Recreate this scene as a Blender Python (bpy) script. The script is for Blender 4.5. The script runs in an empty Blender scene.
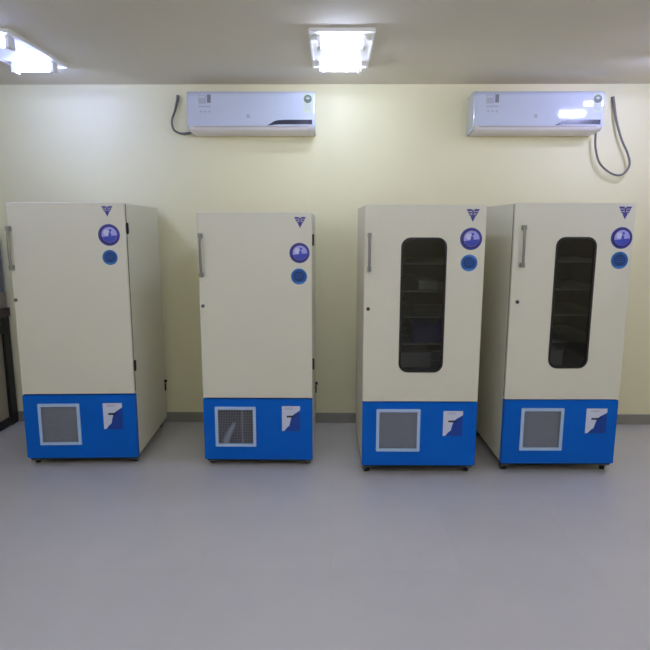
import bpy, bmesh, math, random
from mathutils import Vector, Matrix
random.seed(4)
scene = bpy.context.scene
COL = scene.collection
PI = math.pi

# ------------------------------------------------------------------ materials
def s2l(c):
    return tuple(((v/255)/12.92 if v/255 <= 0.04045 else ((v/255+0.055)/1.055)**2.4) for v in c)

def mat(name, rgb, rough=0.5, metal=0.0, spec=0.5, noise=0.0, nscale=8.0, bump=0.0, bscale=300.0, coat=0.0):
    m = bpy.data.materials.new(name); m.use_nodes = True
    nt = m.node_tree; b = nt.nodes['Principled BSDF']
    b.inputs['Roughness'].default_value = rough
    b.inputs['Metallic'].default_value = metal
    b.inputs['Specular IOR Level'].default_value = spec
    b.inputs['Coat Weight'].default_value = coat
    b.inputs['Coat Roughness'].default_value = 0.05
    tc = nt.nodes.new('ShaderNodeTexCoord')
    n = nt.nodes.new('ShaderNodeTexNoise'); n.inputs['Scale'].default_value = nscale; n.inputs['Detail'].default_value = 4
    nt.links.new(tc.outputs['Object'], n.inputs['Vector'])
    mx = nt.nodes.new('ShaderNodeMix'); mx.data_type = 'RGBA'
    c = s2l(rgb)
    mx.inputs[6].default_value = tuple(v*(1-noise) for v in c)+(1,)
    mx.inputs[7].default_value = tuple(min(1, v*(1+noise)) for v in c)+(1,)
    nt.links.new(n.outputs['Fac'], mx.inputs[0])
    nt.links.new(mx.outputs[2], b.inputs['Base Color'])
    if bump:
        n2 = nt.nodes.new('ShaderNodeTexNoise'); n2.inputs['Scale'].default_value = bscale
        nt.links.new(tc.outputs['Object'], n2.inputs['Vector'])
        bp = nt.nodes.new('ShaderNodeBump'); bp.inputs['Strength'].default_value = bump; bp.inputs['Distance'].default_value = 0.002
        nt.links.new(n2.outputs['Fac'], bp.inputs['Height']); nt.links.new(bp.outputs['Normal'], b.inputs['Normal'])
    return m

M = {}
M['wall'] = mat('wall_paint', (232, 228, 191), 0.5, noise=0.02, nscale=1.2, bump=0.15, bscale=120)
M['ceiling'] = mat('ceiling_paint', (226, 220, 206), 0.8, noise=0.02, nscale=1.5, bump=0.1, bscale=90)
M['skirting'] = mat('skirting_tile', (142, 140, 132), 0.35, noise=0.05, nscale=14)
M['cream'] = mat('cream_enamel', (221, 219, 202), 0.38, noise=0.015, nscale=3, bump=0.05, bscale=400)
M['liner'] = mat('liner_steel', (120, 122, 120), 0.35, 0.6)
M['blue'] = mat('blue_enamel', (0, 97, 200), 0.42, spec=0.15, noise=0.03, nscale=5, bump=0.04, bscale=400)
M['gap'] = mat('dark_gasket', (34, 30, 27), 0.7)
M['black'] = mat('black_rubber', (14, 14, 15), 0.55)
M['black_frame'] = mat('black_painted_steel', (13, 12, 14), 0.45)
M['white'] = mat('white_plastic_frame', (176, 202, 236), 0.45)
M['mesh_grey'] = mat('grille_wire', (150, 152, 160), 0.5, 0.2)
M['filter'] = mat('filter_mat', (132, 140, 158), 0.9, noise=0.06, nscale=60)
M['dark_filter'] = mat('dark_recess', (62, 64, 76), 0.8, noise=0.1, nscale=30)
M['chrome'] = mat('satin_metal', (150, 151, 147), 0.32, 0.7)
M['caster_steel'] = mat('caster_steel', (120, 124, 128), 0.35, 0.8)
M['ac_white'] = mat('ac_gloss_white', (203, 212, 232), 0.06, noise=0.01, coat=0.4)
M['ac_lower'] = mat('ac_matt_white', (236, 230, 234), 0.4)
M['ac_dark'] = mat('ac_display_navy', (44, 46, 62), 0.2)
M['ac_grey'] = mat('ac_grey_print', (128, 130, 144), 0.5)
M['ac_faint'] = mat('ac_faint_print', (176, 180, 198), 0.5)
M['tag_green'] = mat('tag_pale_green', (196, 208, 190), 0.5)
M['tag_dark'] = mat('tag_dark_dial', (84, 96, 92), 0.5)
M['cable'] = mat('grey_cable', (108, 108, 104), 0.5)
M['navy'] = mat('sticker_navy', (38, 36, 112), 0.4)
M['lilac'] = mat('sticker_lilac', (166, 166, 232), 0.4)
M['pale'] = mat('sticker_pale', (206, 208, 240), 0.4)
M['royal'] = mat('sticker_royal', (60, 74, 186), 0.4)
M['teal'] = mat('sticker_teal', (26, 88, 160), 0.4)
M['teal_light'] = mat('sticker_teal_light', (60, 128, 196), 0.4)
M['teal_dark'] = mat('sticker_teal_dark', (12, 56, 118), 0.4)
M['violet'] = mat('emblem_violet', (66, 66, 146), 0.4)
M['lab_white'] = mat('label_white', (212, 218, 240), 0.4)
M['lab_blue'] = mat('label_deep_blue', (6, 62, 160), 0.4)
M['lab_black'] = mat('label_black', (22, 24, 44), 0.4)
M['worktop'] = mat('brown_laminate', (62, 40, 34), 0.35, noise=0.15, nscale=10)
M['panel_beige'] = mat('beige_laminate', (176, 170, 146), 0.5, noise=0.03)
M['steel_grey'] = mat('grey_case', (110, 112, 122), 0.4, noise=0.03)
M['tan_grey'] = mat('tan_case_base', (150, 142, 132), 0.5)
M['box_dark'] = mat('dark_box', (60, 62, 56), 0.6)
M['box_grey'] = mat('grey_tray', (150, 152, 148), 0.5)
M['box_blue'] = mat('blue_bin', (22, 28, 112), 0.5)
M['box_maroon'] = mat('maroon_box', (110, 50, 54), 0.6)
M['shelf'] = mat('shelf_wire', (172, 174, 170), 0.35, 0.5)
M['lamp_white'] = mat('lamp_tray_white', (240, 240, 238), 0.5)

def floor_mat():
    m = bpy.data.materials.new('grey_floor_tile'); m.use_nodes = True
    nt = m.node_tree; b = nt.nodes['Principled BSDF']
    tc = nt.nodes.new('ShaderNodeTexCoord')
    br = nt.nodes.new('ShaderNodeTexBrick'); br.offset = 0.0
    br.inputs['Scale'].default_value = 1.0
    br.inputs['Brick Width'].default_value = 0.6; br.inputs['Row Height'].default_value = 0.6
    br.inputs['Mortar Size'].default_value = 0.0022; br.inputs['Mortar Smooth'].default_value = 0.3
    base = s2l((193, 191, 190))
    br.inputs['Color1'].default_value = tuple(v*0.985 for v in base)+(1,)
    br.inputs['Color2'].default_value = tuple(v*1.015 for v in base)+(1,)
    br.inputs['Mortar'].default_value = tuple(v*0.955 for v in base)+(1,)
    nt.links.new(tc.outputs['Object'], br.inputs['Vector'])
    n = nt.nodes.new('ShaderNodeTexNoise'); n.inputs['Scale'].default_value = 5; n.inputs['Detail'].default_value = 6
    nt.links.new(tc.outputs['Object'], n.inputs['Vector'])
    mr = nt.nodes.new('ShaderNodeMapRange'); mr.inputs['To Min'].default_value = 0.95; mr.inputs['To Max'].default_value = 1.05
    nt.links.new(n.outputs['Fac'], mr.inputs['Value'])
    mx = nt.nodes.new('ShaderNodeMix'); mx.data_type = 'RGBA'; mx.blend_type = 'MULTIPLY'; mx.inputs[0].default_value = 1
    nt.links.new(br.outputs['Color'], mx.inputs[6]); nt.links.new(mr.outputs['Result'], mx.inputs[7])
    nt.links.new(mx.outputs[2], b.inputs['Base Color'])
    b.inputs['Roughness'].default_value = 0.30
    b.inputs['Specular IOR Level'].default_value = 0.5
    return m
M['floor'] = floor_mat()

def glass_mat():
    m = bpy.data.materials.new('smoked_glass'); m.use_nodes = True
    nt = m.node_tree; nt.nodes.clear()
    out = nt.nodes.new('ShaderNodeOutputMaterial')
    tr = nt.nodes.new('ShaderNodeBsdfTransparent'); tr.inputs['Color'].default_value = (0.70, 0.70, 0.71, 1)
    gl = nt.nodes.new('ShaderNodeBsdfGlossy'); gl.inputs['Roughness'].default_value = 0.03
    fr = nt.nodes.new('ShaderNodeFresnel'); fr.inputs['IOR'].default_value = 1.45
    mx = nt.nodes.new('ShaderNodeMixShader')
    nt.links.new(fr.outputs['Fac'], mx.inputs[0]); nt.links.new(tr.outputs[0], mx.inputs[1]); nt.links.new(gl.outputs[0], mx.inputs[2])
    nt.links.new(mx.outputs[0], out.inputs['Surface'])
    return m
M['glass'] = glass_mat()

def emit_mat(name, col, strength):
    m = bpy.data.materials.new(name); m.use_nodes = True
    nt = m.node_tree; nt.nodes.clear()
    out = nt.nodes.new('ShaderNodeOutputMaterial'); e = nt.nodes.new('ShaderNodeEmission')
    e.inputs['Color'].default_value = col+(1,); e.inputs['Strength'].default_value = strength
    nt.links.new(e.outputs[0], out.inputs['Surface'])
    return m

# ------------------------------------------------------------------ mesh builder
class MB:
    def __init__(self):
        self.v, self.f, self.mi, self.sm, self.mats = [], [], [], [], []
    def _m(self, m):
        if m not in self.mats: self.mats.append(m)
        return self.mats.index(m)
    def add_bm(self, bm, m, smooth=False):
        k = self._m(m); o = len(self.v)
        bm.verts.index_update()
        self.v += [tuple(v.co) for v in bm.verts]
        for f in bm.faces:
            self.f.append([o+v.index for v in f.verts]); self.mi.append(k); self.sm.append(smooth)
        bm.free(); return self
    def faces(self, verts, faces, m, smooth=False):
        k = self._m(m); o = len(self.v)
        self.v += [tuple(p) for p in verts]
        for f in faces:
            self.f.append([o+i for i in f]); self.mi.append(k); self.sm.append(smooth)
        return self
    def box(self, x0, x1, y0, y1, z0, z1, m, bev=0.0, seg=2):
        bm = bmesh.new(); bmesh.ops.create_cube(bm, size=1.0)
        for v in bm.verts:
            v.co = Vector(((x0+x1)/2+v.co.x*(x1-x0), (y0+y1)/2+v.co.y*(y1-y0), (z0+z1)/2+v.co.z*(z1-z0)))
        if bev:
            bmesh.ops.bevel(bm, geom=list(bm.edges), offset=bev, segments=seg, affect='EDGES', profile=0.5)
        return self.add_bm(bm, m)
    def cyl(self, p, q, r, m, n=16, r2=None, smooth=True):
        p, q = Vector(p), Vector(q); d = q-p
        bm = bmesh.new()
        bmesh.ops.create_cone(bm, cap_ends=True, segments=n, radius1=r, radius2=r if r2 is None else r2, depth=d.length)
        rot = d.to_track_quat('Z', 'Y').to_matrix().to_4x4()
        bmesh.ops.transform(bm, matrix=Matrix.Translation((p+q)/2) @ rot, verts=bm.verts)
        return self.add_bm(bm, m, smooth)
    def tube(self, pts, rads, m, n=10, sub=6):
        P = [Vector(p) for p in pts]
        if not isinstance(rads, (list, tuple)): rads = [rads]*len(P)
        C, R = [], []
        for i in range(len(P)-1):
            a, b, c, d = P[max(i-1, 0)], P[i], P[i+1], P[min(i+2, len(P)-1)]
            for k in range(sub):
                t = k/sub
                C.append(0.5*((2*b)+(c-a)*t+(2*a-5*b+4*c-d)*t*t+(3*b-a-3*c+d)*t**3)); R.append(rads[i]*(1-t)+rads[i+1]*t)
        C.append(P[-1]); R.append(rads[-1])
        vs, fs = [], []
        up = Vector((0, 1, 0.01))
        for i, c in enumerate(C):
            T = (C[min(i+1, len(C)-1)]-C[max(i-1, 0)]).normalized()
            A = T.cross(up).normalized(); B = T.cross(A)
            for k in range(n):
                a = 2*PI*k/n; vs.append(c+R[i]*(math.cos(a)*A+math.sin(a)*B))
        for i in range(len(C)-1):
            for k in range(n):
                fs.append([i*n+k, i*n+(k+1) % n, (i+1)*n+(k+1) % n, (i+1)*n+k])
        fs.append(list(range(n))[::-1]); fs.append([(len(C)-1)*n+k for k in range(n)])
        return self.faces(vs, fs, m, True)
    def poly(self, pts, y0, y1, m):
        """outline in x,z given a thickness between y0 (front) and y1"""
        n = len(pts)
        vs = [(x, y0, z) for x, z in pts]+[(x, y1, z) for x, z in pts]
        fs = [list(range(n)), list(range(n, 2*n))[::-1]]
        for i in range(n):
            j = (i+1) % n; fs.append([i, i+n, j+n, j])
        return self.faces(vs, fs, m)
    def disc(self, cx, cz, r, y0, y1, m, n=28, a0=0, a1=2*PI):
        full = abs(a1-a0) > 6.28
        pts = [(cx+r*math.cos(a0+(a1-a0)*i/(n if full else n-1)), cz+r*math.sin(a0+(a1-a0)*i/(n if full else n-1))) for i in range(n)]
        return self.poly(pts, y0, y1, m)
    def ringslab(self, outer, inner, y0, y1, m, skip_inner=False):
        n = len(outer)
        vs = [(x, y0, z) for x, z in outer]+[(x, y0, z) for x, z in inner]+[(x, y1, z) for x, z in outer]+[(x, y1, z) for x, z in inner]
        fs = []
        for i in range(n):
            j = (i+1) % n
            fs += [[i, j, n+j, n+i], [2*n+i, 3*n+i, 3*n+j, 2*n+j], [i, 2*n+i, 2*n+j, j], [n+i, n+j, 3*n+j, 3*n+i]]
        return self.faces(vs, fs, m)
    def build(self, name, parent=None, loc=None):
        me = bpy.data.meshes.new(name); me.from_pydata(self.v, [], self.f)
        for m in self.mats: me.materials.append(m)
        me.polygons.foreach_set('material_index', self.mi)
        me.polygons.foreach_set('use_smooth', self.sm)
        bm = bmesh.new(); bm.from_mesh(me); bmesh.ops.recalc_face_normals(bm, faces=bm.faces); bm.to_mesh(me); bm.free()
        me.update()
        o = bpy.data.objects.new(name, me); COL.objects.link(o)
        if parent: o.parent = parent
        if loc: o.location = loc
        return o

def rrect(x0, x1, z0, z1, r, k=8):
    pts = []
    for cx, cz, a in ((x1-r, z1-r, 0), (x0+r, z1-r, PI/2), (x0+r, z0+r, PI), (x1-r, z0+r, 1.5*PI)):
        for i in range(k+1):
            t = a+PI/2*i/k; pts.append((cx+r*math.cos(t), cz+r*math.sin(t)))
    return pts

def tag(o, label=None, cat=None, group=None, kind=None):
    if label: o['label'] = label
    if cat: o['category'] = cat
    if group: o['group'] = group
    if kind: o['kind'] = kind
    return o
def thing(name, loc, rz, label, cat, group=None):
    o = bpy.data.objects.new(name, None); COL.objects.link(o)
    o.location = loc; o.rotation_euler = (0, 0, rz); o.empty_display_size = 0.1
    return tag(o, label, cat, group)

# ------------------------------------------------------------------ room
WY, CZ = 4.412, 2.567
XL, XR, YF = -3.4, 3.3, -2.4
def struct(name, mb): return tag(mb.build(name), kind='structure')
struct('floor', MB().box(XL-.1, XR+.1, YF-.1, WY+.1, -0.1, 0, M['floor']))
struct('ceiling', MB().box(XL-.1, XR+.1, YF-.1, WY+.1, CZ, CZ+0.1, M['ceiling']))
struct('wall_back', MB().box(XL-.1, XR+.1, WY, WY+.1, 0, CZ, M['wall']))
struct('wall_front', MB().box(XL-.1, XR+.1, YF-.1, YF, 0, CZ, M['wall']))
struct('wall_left', MB().box(XL-.1, XL, YF, WY, 0, CZ, M['wall']))
struct('wall_right', MB().box(XR, XR+.1, YF, WY, 0, CZ, M['wall']))
SK = 0.081
struct('baseboard_back', MB().box(XL, XR, WY-.012, WY, 0, SK, M['skirting'], 0.002))
struct('baseboard_left', MB().box(XL, XL+.012, YF, WY-.012, 0, SK, M['skirting'], 0.002))
struct('baseboard_right', MB().box(XR-.012, XR, YF, WY-.012, 0, SK, M['skirting'], 0.002))

# ------------------------------------------------------------------ ceiling lights
def ceiling_light(x, y, label, tube):
    r = thing('ceiling_light', (x, y, CZ), 0, label, 'ceiling light', 'twin-tube ceiling lights')
    b = MB(); w, d = 0.17, 0.35
    b.box(-w, w, -d, d, -0.012, 0, M['lamp_white'])
    for s in (-1, 1):
        b.box(-w, w, s*d-0.006, s*d+0.006, -0.018, 0, M['lamp_white'])
        b.box(s*w-0.006, s*w+0.006, -d, d, -0.018, 0, M['lamp_white'])
        for q in (-1, 1):
            b.box(s*0.121-0.010, s*0.121+0.010, q*0.25-0.034, q*0.25+0.034, -0.072, -0.010, M['lamp_white'])
    b.build('lamp_tray', r)
    for q in (-1, 1):
        MB().cyl((-0.112, q*0.25, -0.041), (0.112, q*0.25, -0.041), 0.022, tube, 12).build('lamp_tube', r)
LX = (-1.87, 0.05, 2.10)
LY = 3.56
LAMPS = [  # x, y, colour, strength, label
    (LX[0], LY, (0.39, 0.48, 1.00), 85, 'twin-tube ceiling light above the front of the leftmost refrigerator'),
    (LX[1], LY, (0.65, 0.72, 1.00), 70, 'twin-tube ceiling light above the gap between the second and third refrigerators'),
    (LX[2], LY - 0.22, (0.56, 0.58, 1.00), 137, 'twin-tube ceiling light above the rightmost refrigerator, mirrored in the right air conditioner'),
    (LX[0], 1.0, (0.70, 0.74, 1.00), 168, 'twin-tube fill light added unseen in a middle row, left of the viewer'),  # middle row: unseen lamps added as fill for fronts and upper wall
    (LX[1], 1.0, (0.70, 0.74, 1.00), 168, 'twin-tube fill light added unseen in a middle row, straight in front of the viewer'),
    (LX[2], 1.0, (0.70, 0.74, 1.00), 168, 'twin-tube fill light added unseen in a middle row, right of the viewer'),
    (LX[0], -1.3, (1.00, 0.96, 0.80), 70, 'twin-tube fill light added unseen in a rear row, left side behind the viewer'),  # rear row: unseen warm lamps added as extra fill
    (LX[1], -1.3, (1.00, 0.96, 0.80), 70, 'twin-tube fill light added unseen in a rear row, straight behind the viewer'),
    (LX[2], -1.3, (1.00, 0.96, 0.80), 70, 'twin-tube fill light added unseen in a rear row, right side behind the viewer'),
]
for x, y, colr, stren, lab in LAMPS:
    ceiling_light(x, y, lab, emit_mat('lit_tube', colr, stren))

# ------------------------------------------------------------------ refrigerators
def emblem(cx, cz, w, h, parent, y):
    b = MB(); t = cz+h/2
    # spread wings in three feather bars each side, body tapering to a point
    for k, (hw, z0, z1) in enumerate(((0.50, 0.0, 0.17), (0.42, 0.22, 0.36), (0.33, 0.41, 0.53))):
        for s in (-1, 1):
            b.poly([(cx+s*w*hw, t-h*z0), (cx+s*w*0.11, t-h*z0), (cx+s*w*0.09, t-h*z1), (cx+s*w*(hw-0.09), t-h*z1)], y-0.0012, y, M['violet'])
    b.poly([(cx-w*0.085, t+h*0.02), (cx, t-h*0.14), (cx+w*0.085, t+h*0.02), (cx+w*0.06, t-h*0.45), (cx+w*0.19, t-h*0.58), (cx, t-h), (cx-w*0.19, t-h*0.58), (cx-w*0.06, t-h*0.45)], y-0.0014, y, M['violet'])
    b.build('bird_emblem', parent)

def seal(cx, cz, r, parent, y):
    b = MB()
    b.disc(cx, cz, r, y-0.0008, y, M['navy'])
    b.disc(cx, cz, r*0.93, y-0.0012, y-0.0006, M['royal'])
    b.disc(cx, cz, r*0.88, y-0.0016, y-0.0010, M['navy'])
    b.disc(cx+r*0.04, cz+r*0.02, r*0.72, y-0.0020, y-0.0014, M['lilac'])
    a = 0.30
    b.disc(cx+r*0.04, cz+r*0.02, r*0.70, y-0.0024, y-0.0018, M['royal'], 20, PI+a, 2*PI-a*0.2)
    b.disc(cx-r*0.22, cz+r*0.22, r*0.28, y-0.0026, y-0.0018, M['pale'], 16)
    b.poly([(cx-r*.02, cz-r*.42), (cx+r*.22, cz-r*.42), (cx+r*.22, cz+r*.08), (cx+r*.06, cz+r*.36), (cx-r*.04, cz+r*.12)], y-0.0028, y-0.002, M['royal'])
    b.disc(cx+r*.14, cz+r*.42, r*.12, y-0.0028, y-0.002, M['royal'], 12)
    b.build('round_seal', parent)
    return b
def badge(cx, cz, r, parent, y):
    b = MB()
    b.disc(cx, cz, r, y-0.0008, y, M['teal_light'])
    b.disc(cx, cz, r*0.90, y-0.0013, y-0.0006, M['teal'])
    b.disc(cx, cz+r*.02, r*0.66, y-0.0018, y-0.0010, M['teal_dark'], 24)
    for k, (z, hw) in enumerate(((0.30, 0.42), (0.08, 0.50), (-0.14, 0.46))):
        b.box(cx-r*hw, cx+r*hw, y-0.0022, y-0.0014, cz+r*z-r*.05, cz+r*z+r*.05, M['teal'])
    b.disc(cx, cz-r*.02, r*0.88, y-0.0018, y-0.0010, M['teal_light'], 14, 1.28*PI, 1.72*PI)
    b.build('round_badge', parent)

def info_label(x0, x1, z0, z1, parent, y):
    b = MB(); w, h = x1-x0, z1-z0
    q = lambda u, v: (x0+u*w, z0+v*h)
    b.box(x0, x1, y-0.0008, y, z0, z1, M['lab_blue'])
    # white upper left with a ragged lower right edge
    b.poly([q(0, 0), q(.14, .02), q(.26, .14), q(.40, .22), q(.46, .40), q(.52, .56), q(.66, .68), q(.88, .78), q(1, .84), q(1, 1), q(0, 1)], y-0.0016, y-0.0006, M['lab_white'])
    b.poly([q(.26, .55), q(.62, .55), q(.76, .67), q(.60, .63), q(.26, .62)], y-0.0024, y-0.0014, M['lab_black'])
    for v in (.93, .88): b.poly([q(.20, v-.012), q(.62, v-.012), q(.62, v+.012), q(.20, v+.012)], y-0.0020, y-0.0014, M['ac_faint'])
    b.build('information_label', parent)

def caster(x, y, h, parent, rz):
    b = MB()
    b.box(-0.03, 0.03, -0.03, 0.03, h-0.006, h, M['caster_steel'], 0.001)
    b.cyl((0, 0, h-0.014), (0, 0, h-0.004), 0.018, M['caster_steel'], 16)
    r = min(0.026, (h-0.012)/2)
    for s in (-1, 1):
        b.faces([(s*0.017, -0.014, h-0.012), (s*0.017, 0.016, h-0.012), (s*0.017, 0.034, r-0.006), (s*0.017, 0.018, r-0.006),
                 (s*0.0145, -0.014, h-0.012), (s*0.0145, 0.016, h-0.012), (s*0.0145, 0.034, r-0.006), (s*0.0145, 0.018, r-0.006)],
                [[0, 1, 2, 3], [7, 6, 5, 4], [0, 4, 5, 1], [1, 5, 6, 2], [2, 6, 7, 3], [3, 7, 4, 0]], M['caster_steel'])
    b.box(-0.017, 0.017, -0.014, 0.016, h-0.014, h-0.010, M['caster_steel'])
    o = b.build('caster', parent, (x, y, 0)); o.rotation_euler = (0, 0, rz)
    w = MB(); w.cyl((-0.013, 0.024, r), (0.013, 0.024, r), r, M['black'], 20)
    w.cyl((-0.0195, 0.024, r), (0.0195, 0.024, r), 0.005, M['caster_steel'], 10)
    w.build('wheel', o)

def hollow_body(b, x0, x1, y0, y1, z0, z1, cx, cz0, cz1, cy, m, mi):
    """box with a cavity open at the front (y0)"""
    out = [(x0, z0), (x1, z0), (x1, z1), (x0, z1)]; inn = [(x0+cx, cz0), (x1-cx, cz0), (x1-cx, cz1), (x0+cx, cz1)]
    vs = [(x, y0, z) for x, z in out]+[(x, y1, z) for x, z in out]+[(x, y0, z) for x, z in inn]
    fs = [[0, 1, 9, 8], [1, 2, 10, 9], [2, 3, 11, 10], [3, 0, 8, 11], [0, 4, 5, 1], [1, 5, 6, 2], [2, 6, 7, 3], [3, 7, 4, 0], [4, 7, 6, 5]]
    b.faces(vs, fs, m)
    vs = [(x, y0, z) for x, z in inn]+[(x, y1-cy, z) for x, z in inn]
    b.faces(vs, [[0, 1, 5, 4], [1, 2, 6, 5], [2, 3, 7, 6], [3, 0, 4, 7], [4, 5, 6, 7]], mi)

def refrigerator(p, label):
    W, D, zt, zp, zb = p['W'], p['D'], p['zt'], p['zp'], p['zb']
    rot = p['rot']
    r = thing('laboratory_refrigerator', (p['x'], p['y'], 0), rot, label, 'refrigerator', 'row of upright laboratory refrigerators')
    glass = 'win' in p
    DT = 0.024; G = 0.016; y0 = DT+G
    # cabinet
    b = MB()
    if glass:
        hollow_body(b, 0, W, y0, D, zb, zt-0.004, 0.06, zp+0.05, zt-0.07, 0.06, M['cream'], M['liner'])
    else:
        b.box(0, W, y0, D, zb, zt-0.004, M['cream'], 0.006)
    b.build('cabinet', r)
    # gasket between door and cabinet
    g = MB(); g.ringslab(rrect(0.002, W-0.002, zp+0.008, zt-0.006, 0.004, 2), rrect(0.04, W-0.04, zp+0.045, zt-0.045, 0.004, 2), DT, y0, M['gap'])
    g.build('door_gasket', r)
    # door
    if glass:
        a, c, d, e = p['win']
        b = MB(); b.ringslab(rrect(0, W, zp+0.004, zt, 0.005), rrect(a, c, d, e, 0.055), 0, DT, M['cream'])
        door = b.build('door', r)
        b = MB(); b.ringslab(rrect(a-0.003, c+0.003, d-0.003, e+0.003, 0.057), rrect(a+0.011, c-0.011, d+0.011, e-0.011, 0.046), -0.003, 0.012, M['black'])
        b.build('window_gasket', door)
        b = MB(); b.poly(rrect(a+0.006, c-0.006, d+0.006, e-0.006, 0.05), 0.004, 0.007, M['glass'])
        tag(b.build('window_pane', door), 'dark see-through glass pane')
    else:
        door = MB().box(0, W, 0, DT, zp+0.004, zt, M['cream'], 0.005).build('door', r)
    # handle
    hx, h0, h1 = p['handle']
    b = MB()
    b.tube([(hx, -0.030, h0+0.012), (hx, -0.034, (h0+h1)/2), (hx, -0.030, h1-0.012)], 0.0085, M['chrome'], 10)
    for z in (h0+0.012, h1-0.012):
        b.box(hx-0.011, hx+0.011, -0.040, 0.0, z-0.014, z+0.014, M['chrome'], 0.003)
    tag(b.build('handle', door), 'grey metal pull handle')
    lx, lz = p['lock']
    b = MB(); b.cyl((lx, -0.004, lz), (lx, 0, lz), 0.0115, M['chrome'], 20); b.cyl((lx, -0.006, lz), (lx, -0.003, lz), 0.0085, M['black'] if glass else M['caster_steel'], 16)
    b.box(lx-0.0012, lx+0.0012, -0.0068, -0.005, lz-0.005, lz+0.005, M['caster_steel'])
    b.build('door_lock', door)
    for z in p.get('hinges', ()):
        b = MB(); b.cyl((W+0.004, 0.030, z-0.035), (W+0.004, 0.030, z+0.035), 0.0075, M['black_frame'], 12)
        b.box(W-0.001, W+0.004, 0.012, 0.062, z-0.026, z+0.026, M['black_frame'], 0.001)
        b.build('hinge', r)
    # stickers
    emblem(*p['emblem'], door, 0.0); seal(*p['seal'], door, 0.0); badge(*p['badge'], door, 0.0)
    # blue base panel with a grille opening
    gx0, gx1, gz0, gz1 = p['grille']
    b = MB(); PF = -0.002
    b.ringslab(rrect(0, W, zb, zp-0.003, 0.003, 2), rrect(gx0+0.012, gx1-0.012, gz0+0.012, gz1-0.012, 0.002, 2), PF, y0-0.001, M['blue'])
    panel = b.build('base_panel', r)
    tag(panel, 'bright blue lower front panel')
    b = MB(); b.ringslab(rrect(gx0, gx1, gz0, gz1, 0.004, 2), rrect(gx0+0.019, gx1-0.019, gz0+0.019, gz1-0.019, 0.002, 2), PF-0.007, PF, M['white'])
    gr = b.build('grille_frame', panel)
    # grille wires and the mat behind them
    b = MB(); n = 22
    ix0, ix1, iz0, iz1 = gx0+0.015, gx1-0.015, gz0+0.015, gz1-0.015
    for k in range(1, n):
        x = ix0+(ix1-ix0)*k/n; z = iz0+(iz1-iz0)*k/n
        b.box(x-0.0008, x+0.0008, PF-0.002, PF-0.0006, iz0, iz1, M['mesh_grey'])
        b.box(ix0, ix1, PF-0.0032, PF-0.002, z-0.0008, z+0.0008, M['mesh_grey'])
    b.build('grille_mesh', panel)
    b = MB()
    dark = p.get('dark_grille')
    b.box(ix0-0.002, ix1+0.002, 0.030 if dark else 0.006, 0.038, iz0-0.002, iz1+0.002, M['dark_filter'] if dark else M['filter'])
    if dark:
        cx = (ix0+ix1)/2
        b.tube([(cx-0.070, 0.016, iz0+0.004), (cx-0.050, 0.014, iz0+0.060), (cx-0.020, 0.014, iz0+0.115), (cx-0.012, 0.016, iz0+0.140)], [0.024, 0.024, 0.018, 0.011], M['filter'], 12)
        b.box(cx+0.035, cx+0.045, 0.012, 0.030, iz0, iz1, M['filter'])
    b.build('filter_mat', panel)
    info_label(*p['label'], panel, PF)
    # thin black slab in the gap under the body, and casters
    TR = 0.014
    tag(MB().box(0.012, W-0.012, 0.010, D-0.012, zb-TR, zb-0.0005, M['black_frame'], 0.002).build('base_slab', r), 'black slab under the body')
    for sx in (0.040, W-0.040):
        for sy, a in ((0.045, 0.3 if sx < 0.2 else -0.25), (D-0.09, 0.2)):
            caster(sx, sy, zb-TR-0.0005, r, a)
    if 'clip' in p:
        y, z = p['clip']
        b = MB(); b.cyl((W-0.002, y, z+0.03), (W+0.018, y, z+0.03), 0.012, M['black_frame'], 14)
        b.box(W-0.001, W+0.010, y-0.004, y+0.016, z-0.045, z+0.012, M['black_frame'], 0.002)
        b.build('cord_hook', r)
    # shelves
    for z in p.get('shelves', ()):
        b = MB()
        xa, xb, ya, yb = 0.064, W-0.064, 0.10, D-0.066
        for y in (ya, (ya+yb)/2, yb): b.cyl((xa, y, z-0.005), (xb, y, z-0.005), 0.004, M['shelf'], 8)
        k = 26
        for i in range(k+1):
            x = xa+(xb-xa)*i/k; b.cyl((x, ya, z), (x, yb, z), 0.0022, M['shelf'], 6)
        for x in (xa, xb): b.box(x-0.004, x+0.004, ya, yb, z-0.012, z-0.002, M['liner'])
        b.build('shelf', r)
    return r

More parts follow.
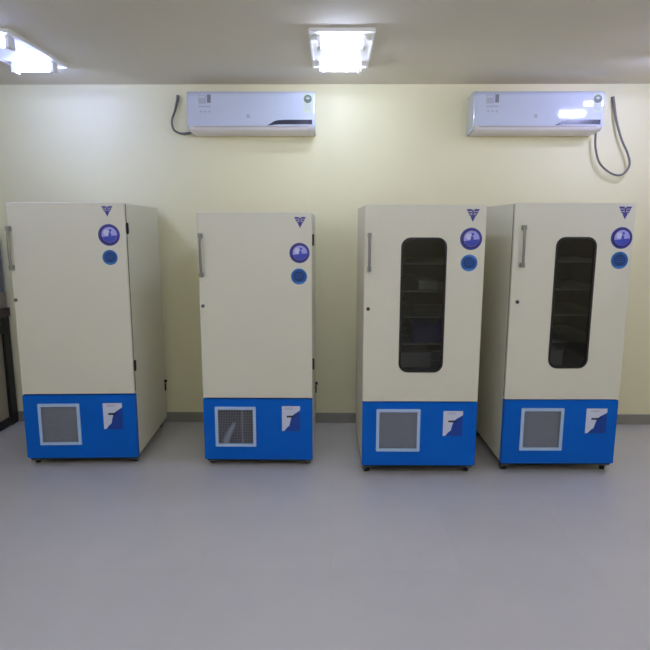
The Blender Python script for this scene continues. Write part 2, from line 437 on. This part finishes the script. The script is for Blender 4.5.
U = [
 dict(x=-1.976, y=3.5245, W=0.7116, D=0.80, rot=0.0432, zt=1.690, zp=0.482, zb=0.056, handle=(0.016, 1.285, 1.545), lock=(0.015, 1.095),
      hinges=(1.535, 0.665), emblem=(0.608, 1.637, 0.068, 0.062), seal=(0.611, 1.495, 0.066), badge=(0.609, 1.358, 0.047),
      grille=(0.092, 0.357, 0.147, 0.424), label=(0.505, 0.628, 0.250, 0.425), clip=(0.765, 0.33)),
 dict(x=-0.821, y=3.5405, W=0.7008, D=0.756, rot=0.0028, zt=1.6345, zp=0.461, zb=0.052, handle=(0.022, 1.243, 1.505), lock=(0.021, 1.059),
      hinges=(1.467, 0.684), emblem=(0.628, 1.572, 0.072, 0.066), seal=(0.624, 1.388, 0.062), badge=(0.620, 1.244, 0.050), dark_grille=True,
      grille=(0.074, 0.337, 0.141, 0.408), label=(0.505, 0.622, 0.245, 0.413), clip=(0.735, 0.33)),
 dict(x=0.195, y=3.4202, W=0.7084, D=0.745, rot=0.0123, zt=1.676, zp=0.481, zb=0.069, handle=(0.026, 1.289, 1.510), lock=(0.025, 1.061),
      emblem=(0.630, 1.613, 0.078, 0.074), seal=(0.625, 1.478, 0.065), badge=(0.619, 1.337, 0.050), win=(0.218, 0.483, 0.672, 1.483),
      grille=(0.086, 0.358, 0.162, 0.436), label=(0.501, 0.622, 0.262, 0.424), shelves=(1.33, 1.16, 1.00, 0.83, 0.66)),
 dict(x=1.0823, y=3.4643, W=0.7098, D=0.74, rot=0.014, zt=1.6874, zp=0.485, zb=0.068, handle=(0.051, 1.312, 1.556), lock=(0.042, 1.100),
      emblem=(0.648, 1.630, 0.078, 0.074), seal=(0.640, 1.484, 0.064), badge=(0.639, 1.352, 0.052), win=(0.256, 0.494, 0.690, 1.487),
      grille=(0.107, 0.374, 0.156, 0.433), label=(0.515, 0.645, 0.268, 0.430), shelves=(1.34, 1.17, 1.01, 0.84, 0.67)),
]
LAB = ['cream solid-door refrigerator with blue base at the far left, beside the black-framed bench',
       'cream solid-door refrigerator with blue base and dark vent grille, the shortest of the row',
       'cream refrigerator with blue base and narrow dark glass window, next to the solid-door pair',
       'cream refrigerator with narrow dark glass window, at the right end of the row']
ROOTS = [refrigerator(p, l) for p, l in zip(U, LAB)]

# things standing on the shelves behind the glass
def local(i, u, y, z):
    p = U[i]; c, s = math.cos(p['rot']), math.sin(p['rot'])
    return (p['x']+u*c-y*s, p['y']+u*s+y*c, z)
def carton(i, u, y, z, w, d, h, m, label, name='storage_box', cat='box'):
    b = MB()
    b.box(-w/2, w/2, -d/2, d/2, 0.0, h*0.80, m, 0.004)
    o = thing(name, local(i, u, y, z+0.0024), U[i]['rot'], label, cat, 'boxes kept behind the glass doors')
    b.build('box_body', o)
    MB().box(-w/2-0.003, w/2+0.003, -d/2-0.003, d/2+0.003, h*0.78, h, m, 0.004).build('lid', o)
def bin_(i, u, y, z, w, d, h, m, label):
    b = MB(); t = 0.004
    o = thing('storage_bin', local(i, u, y, z+0.0024), U[i]['rot'], label, 'bin', 'open bins kept behind the glass doors')
    b.box(-w/2, w/2, -d/2, d/2, 0, t, m)
    for s in (-1, 1):
        b.box(s*w/2-t/2, s*w/2+t/2, -d/2, d/2, 0, h, m); b.box(-w/2, w/2, s*d/2-t/2, s*d/2+t/2, 0, h, m)
    b.build('bin_body', o)
    b = MB()
    b.ringslab([(x, z2) for x, z2 in rrect(-w/2-.008, w/2+.008, -d/2-.008, d/2+.008, .004, 2)], rrect(-w/2+.002, w/2-.002, -d/2+.002, d/2-.002, .003, 2), h-0.008, h, m)
    for k, (x, y2, z2) in enumerate(b.v): b.v[k] = (x, z2, y2)
    b.build('bin_rim', o)
carton(2, 0.270, 0.22, 1.16, 0.10, 0.16, 0.085, M['box_dark'], 'small dark box on an upper shelf behind the left glass door')
carton(2, 0.410, 0.25, 1.16, 0.12, 0.20, 0.055, M['box_grey'], 'low grey box beside the dark box behind the left glass door')
carton(2, 0.265, 0.22, 1.00, 0.10, 0.16, 0.09, M['box_dark'], 'dark box on the middle shelf behind the left glass door')
bin_(2, 0.425, 0.24, 0.83, 0.20, 0.22, 0.12, M['box_blue'], 'deep blue open bin behind the left glass door')
carton(2, 0.330, 0.25, 0.66, 0.22, 0.20, 0.10, M['box_grey'], 'wide grey box on the lowest shelf behind the left glass door')
carton(3, 0.290, 0.22, 1.17, 0.12, 0.18, 0.10, M['box_dark'], 'dark box on an upper shelf behind the right glass door')
carton(3, 0.265, 0.22, 1.01, 0.11, 0.18, 0.10, M['box_maroon'], 'dark maroon box on the middle shelf behind the right glass door')
carton(3, 0.300, 0.23, 0.84, 0.14, 0.18, 0.08, M['box_dark'], 'dark box on a lower shelf behind the right glass door')
carton(3, 0.310, 0.24, 0.67, 0.18, 0.20, 0.10, M['box_grey'], 'wide grey box on the lowest shelf behind the right glass door')

# ------------------------------------------------------------------ wall air conditioners
def air_conditioner(x0, x1, ztop, label):
    r = thing('air_conditioner', ((x0+x1)/2, WY, ztop), 0, label, 'air conditioner', 'split air conditioners on the wall')
    w = (x1-x0)/2
    # side profile, y out of the wall is negative, z down from the top
    prof = [(0, -0.005), (-0.150, 0.0), (-0.176, -0.003), (-0.192, -0.013), (-0.201, -0.030), (-0.2025, -0.045), (-0.2030, -0.08), (-0.2030, -0.13), (-0.2030, -0.190), (-0.2030, -0.222), (-0.2030, -0.236)]
    low = [(-0.2030, -0.236), (-0.194, -0.248), (-0.181, -0.259), (-0.15, -0.268), (-0.06, -0.274), (0, -0.275)]
    def extrude(pr, xa, xb, m, close_to=None, off=0.0, smooth=True):
        n = len(pr); b = MB()
        vs = [(xa, y, z) for y, z in pr]+[(xb, y, z) for y, z in pr]
        b.faces(vs, [[i, i+1, n+i+1, n+i] for i in range(n-1)], m, smooth)
        return b, n
    full = prof+low[1:]
    b, n = extrude(full, -w+0.012, w-0.012, M['ac_lower'])
    caps = [(-w+0.012, y, z) for y, z in full]; b.faces(caps, [list(range(n))], M['ac_lower'])
    caps = [(w-0.012, y, z) for y, z in full]; b.faces(caps, [list(range(n))], M['ac_lower'])
    b.faces([(-w+.012, 0, -0.005), (w-.012, 0, -0.005), (w-.012, 0, -.275), (-w+.012, 0, -.275)], [[0, 1, 2, 3]], M['ac_lower'])
    b.build('casing', r)
    # rounded end cheeks
    for s in (-1, 1):
        b = MB()
        rings = []
        for t, k in ((0.0, 1.0), (0.006, 0.997), (0.0105, 0.985), (0.012, 0.965)):
            rings.append([(s*(w-0.012+t), y*k-0.0015*k, -0.135+(z+0.135)*k) for y, z in full])
        vs = [q for ring in rings for q in ring]; fs = []
        for i in range(3):
            for j in range(n-1): fs.append([i*n+j, i*n+j+1, (i+1)*n+j+1, (i+1)*n+j])
        fs.append([3*n+j for j in range(n)]); fs.append(list(range(n)))
        b.faces(vs, fs, M['ac_white'], False); b.build('end_cheek', r)
    # glossy front cover lying on the casing
    out = [(y-0.004, z) for y, z in prof[2:]]
    m_ = len(out); b = MB(); xa, xb = -w+0.013, w-0.013
    vs = [(xa, y, z) for y, z in out]+[(xb, y, z) for y, z in out]
    b.faces(vs, [[i, i+1, m_+i+1, m_+i] for i in range(m_-1)], M['ac_white'], True)
    rim = [(y-0.0002, z) for y, z in prof[2:]]
    for X in (xa, xb):
        vs = [(X, y, z) for y, z in out]+[(X, y, z) for y, z in rim]
        b.faces(vs, [[i, i+1, m_+i+1, m_+i] for i in range(m_-1)], M['ac_white'])
    vs = [(xa, out[-1][0], out[-1][1]), (xb, out[-1][0], out[-1][1]), (xb, rim[-1][0], rim[-1][1]), (xa, rim[-1][0], rim[-1][1])]
    b.faces(vs, [[0, 1, 2, 3]], M['ac_white'])
    cover = b.build('front_cover', r)
    # outlet louver under the cover
    b = MB(); xa, xb = -w+0.045, w-0.045
    pr = [(-0.1960, -0.2515), (-0.183, -0.2630), (-0.150, -0.2725)]
    vs = [(xa, y, z) for y, z in pr]+[(xb, y, z) for y, z in pr]+[(xa, y, z+0.004) for y, z in pr]+[(xb, y, z+0.004) for y, z in pr]
    b.faces(vs, [[0, 1, 4, 3], [1, 2, 5, 4], [6, 9, 10, 7], [7, 10, 11, 8], [0, 3, 9, 6], [2, 8, 11, 5], [0, 6, 7, 1], [1, 7, 8, 2], [3, 4, 10, 9], [4, 5, 11, 10]], M['ac_lower'])
    b.build('louver', r)
    b = MB(); b.box(xa, xb, -0.2020, -0.192, -0.2430, -0.2400, M['ac_grey']); b.build('louver_seam', r)
    # swoosh-shaped dark display band, pressed against the cover
    def front_y(z):
        for (ya, za), (yb, zb2) in zip(out, out[1:]):
            if zb2 <= z <= za: return ya+(yb-ya)*(z-za)/(zb2-za) if za != zb2 else ya
        return out[-1][0]
    up = [(-0.335, -0.233), (-0.318, -0.224), (-0.300, -0.212), (-0.282, -0.203), (-0.255, -0.198), (-0.20, -0.1955), (-0.10, -0.1955), (-0.022, -0.1955)]
    lo = [(-0.345, -0.2345), (-0.318, -0.2330), (-0.300, -0.2305), (-0.282, -0.2285), (-0.255, -0.2270), (-0.20, -0.2265), (-0.10, -0.2265), (-0.022, -0.2265)]
    vs = []; fs = []
    for (xu, zu), (xl, zl) in zip(up, lo):
        for (x, z) in ((xu, zu), (xu*.5+xl*.5, (zu+zl)/2), (xl, zl)): vs.append((w+x, front_y(z)-0.0012, z))
    for i in range(len(up)-1):
        for j in range(2): fs.append([3*i+j, 3*i+j+1, 3*i+j+4, 3*i+j+3])
    b = MB(); b.faces(vs, fs, M['ac_dark'], True)
    tag(b.build('display_band', cover), 'dark navy swoosh-shaped band')
    # energy tag: dark fan dial over a pale green slip
    yf = front_y(-0.08)-0.0008
    b = MB(); tx = w-0.052
    b.box(tx-0.030, tx+0.030, yf-0.0006, yf+0.003, -0.148, -0.022, M['tag_green'])
    b.disc(tx, -0.058, 0.028, yf-0.0012, yf, M['tag_dark'], 20)
    for k in range(5):
        a = PI*k/5+0.2
        b.poly([(tx+0.003*math.sin(a), -0.058-0.003*math.cos(a)), (tx+0.024*math.cos(a), -0.058+0.024*math.sin(a)), (tx-0.003*math.sin(a), -0.058+0.003*math.cos(a))], yf-0.0018, yf-0.001, M['tag_green'])
    for z in (-0.098, -0.112, -0.126): b.box(tx-0.022, tx+0.022, yf-0.0012, yf, z-0.003, z+0.003, M['ac_faint'])
    b.build('energy_tag', cover)
    # faint printed marks top left and a small badge in the middle
    b = MB(); lx = -w+0.085
    b.box(lx, lx+0.052, yf-0.0005, yf+0.003, -0.088, -0.030, M['ac_faint'])
    b.box(lx+0.060, lx+0.086, yf-0.0007, yf+0.003, -0.082, -0.028, M['ac_grey'])
    b.box(lx+0.004, lx+0.048, yf-0.0010, yf+0.003, -0.050, -0.036, M['ac_white'])
    b.box(lx, lx+0.084, yf-0.0005, yf+0.003, -0.112, -0.102, M['ac_faint'])
    for k in range(3): b.disc(lx+0.015+k*0.03, -0.140, 0.008, yf-0.0005, yf+0.003, M['ac_faint'], 12)
    b.build('printed_marks', cover)
    yb = front_y(-0.170)-0.0008
    b = MB(); b.disc(-0.02, -0.172, 0.011, yb-0.0006, yb+0.003, M['ac_grey'], 16); b.disc(-0.02, -0.172, 0.006, yb-0.0012, yb+0.003, M['ac_white'], 12)
    b.build('cover_badge', cover)
    return r
air_conditioner(-1.018, -0.118, 2.480, 'white air conditioner high on the wall above the second refrigerator, left of two')
air_conditioner(0.985, 1.890, 2.480, 'white air conditioner high on the wall at right with two bright lamp reflections')

def cable(pts, rads, label):
    b = MB(); b.tube([(x, WY-d, z) for x, d, z in pts], rads, M['cable'], 10, 8)
    return tag(b.build('cable'), label, 'cable', 'grey cables beside the air conditioners')
cable([(-1.125, 0.010, 2.487), (-1.128, 0.016, 2.455), (-1.148, 0.024, 2.38), (-1.172, 0.03, 2.31), (-1.162, 0.03, 2.248), (-1.120, 0.03, 2.222), (-1.08, 0.03, 2.218), (-1.030, 0.03, 2.224)],
      [0.013, 0.012, 0.008, 0.007, 0.007, 0.007, 0.009, 0.010], 'short grey cable curving down the wall left of the left air conditioner')
cable([(2.030, 0.010, 2.475), (2.036, 0.020, 2.43), (2.052, 0.04, 2.32), (2.095, 0.055, 2.18), (2.150, 0.06, 2.07), (2.168, 0.06, 1.99), (2.120, 0.06, 1.925), (2.040, 0.06, 1.935), (1.950, 0.06, 2.01), (1.912, 0.06, 2.12), (1.906, 0.06, 2.215)],
      [0.012, 0.011, 0.009, 0.0075, 0.0075, 0.0075, 0.0075, 0.0075, 0.0075, 0.0075, 0.0075], 'long grey cable hanging in a loop on the wall right of the right air conditioner')

# ------------------------------------------------------------------ bench at the left edge
bx1, bx0, by0, by1 = -2.51, -3.16, 3.10, 4.392
bench = thing('laboratory_bench', ((bx0+bx1)/2, (by0+by1)/2, 0), 0, 'black-framed bench with beige side panel and dark brown top at the left edge', 'bench')
ox, oy = (bx0+bx1)/2, (by0+by1)/2; hw, hd = (bx1-bx0)/2, (by1-by0)/2
MB().box(-hw-0.0, hw+0.012, -hd-0.012, hd, 0.860, 0.925, M['worktop'], 0.004).build('worktop', bench)
P = 0.085
for sx in (-1, 1):
    for sy in (-1, 1):
        xa = hw-0.05 if sx > 0 else -hw; ya = hd-P if sy > 0 else -hd
        MB().box(xa, xa+0.05, ya, ya+P, 0, 0.862, M['black_frame'], 0.004).build('leg', bench)
for z0, z1 in ((0.005, 0.068), (0.735, 0.860)):
    for xa in (-hw, hw-0.05): MB().box(xa+.004, xa+0.046, -hd+P-.002, hd-P+.002, z0, z1, M['black_frame'], 0.003).build('frame_rail', bench)
    for ya in (-hd, hd-P): MB().box(-hw+0.048, hw-0.048, ya+.02, ya+P-.02, z0, z1, M['black_frame'], 0.003).build('frame_rail', bench)
for xa in (-hw+.02, hw-.035): MB().box(xa, xa+0.012, -hd+P-.004, hd-P+.004, 0.062, 0.740, M['panel_beige']).build('side_panel', bench)
c = thing('instrument_case', (bx1-0.33, 3.96, 0.925), 0, 'grey instrument case standing on the dark brown bench top', 'instrument')
MB().box(-0.30, 0.326, -0.40, 0.425, 0.0, 0.125, M['tan_grey'], 0.005).build('case_base', c)
MB().box(-0.30, 0.322, -0.40, 0.425, 0.125, 0.530, M['steel_grey'], 0.012).build('case_body', c)

# ------------------------------------------------------------------ camera and view
cam = bpy.data.cameras.new('camera'); co = bpy.data.objects.new('camera', cam); COL.objects.link(co)
cam.sensor_width = 36; cam.sensor_fit = 'HORIZONTAL'
cam.lens = 574.66/650*36
co.location = (0, 0, 1.55)
pitch, yaw, roll = 0.1702, -0.0113, 0.0017
fwd = Vector((math.sin(-yaw)*-1*math.cos(pitch)*-1, math.cos(pitch)*math.cos(yaw), -math.sin(pitch)))
q = Matrix.Rotation(yaw*-1, 4, 'Z') @ Matrix.Rotation(PI/2-pitch, 4, 'X') @ Matrix.Rotation(roll, 4, 'Z')
co.rotation_euler = q.to_euler()
cam.clip_start = 0.05; cam.clip_end = 50
scene.camera = co

w = bpy.data.worlds.new('world'); scene.world = w; w.use_nodes = True
w.node_tree.nodes['Background'].inputs['Color'].default_value = (0.5, 0.55, 0.6, 1)
w.node_tree.nodes['Background'].inputs['Strength'].default_value = 0.05
scene.view_settings.view_transform = 'Standard'; scene.view_settings.look = 'None'
scene.view_settings.exposure = 0.0; scene.view_settings.gamma = 1.0
scene.view_settings.use_curve_mapping = False
scene.cycles.use_denoising = True
scene.cycles.max_bounces = 10; scene.cycles.diffuse_bounces = 6; scene.cycles.transparent_max_bounces = 10
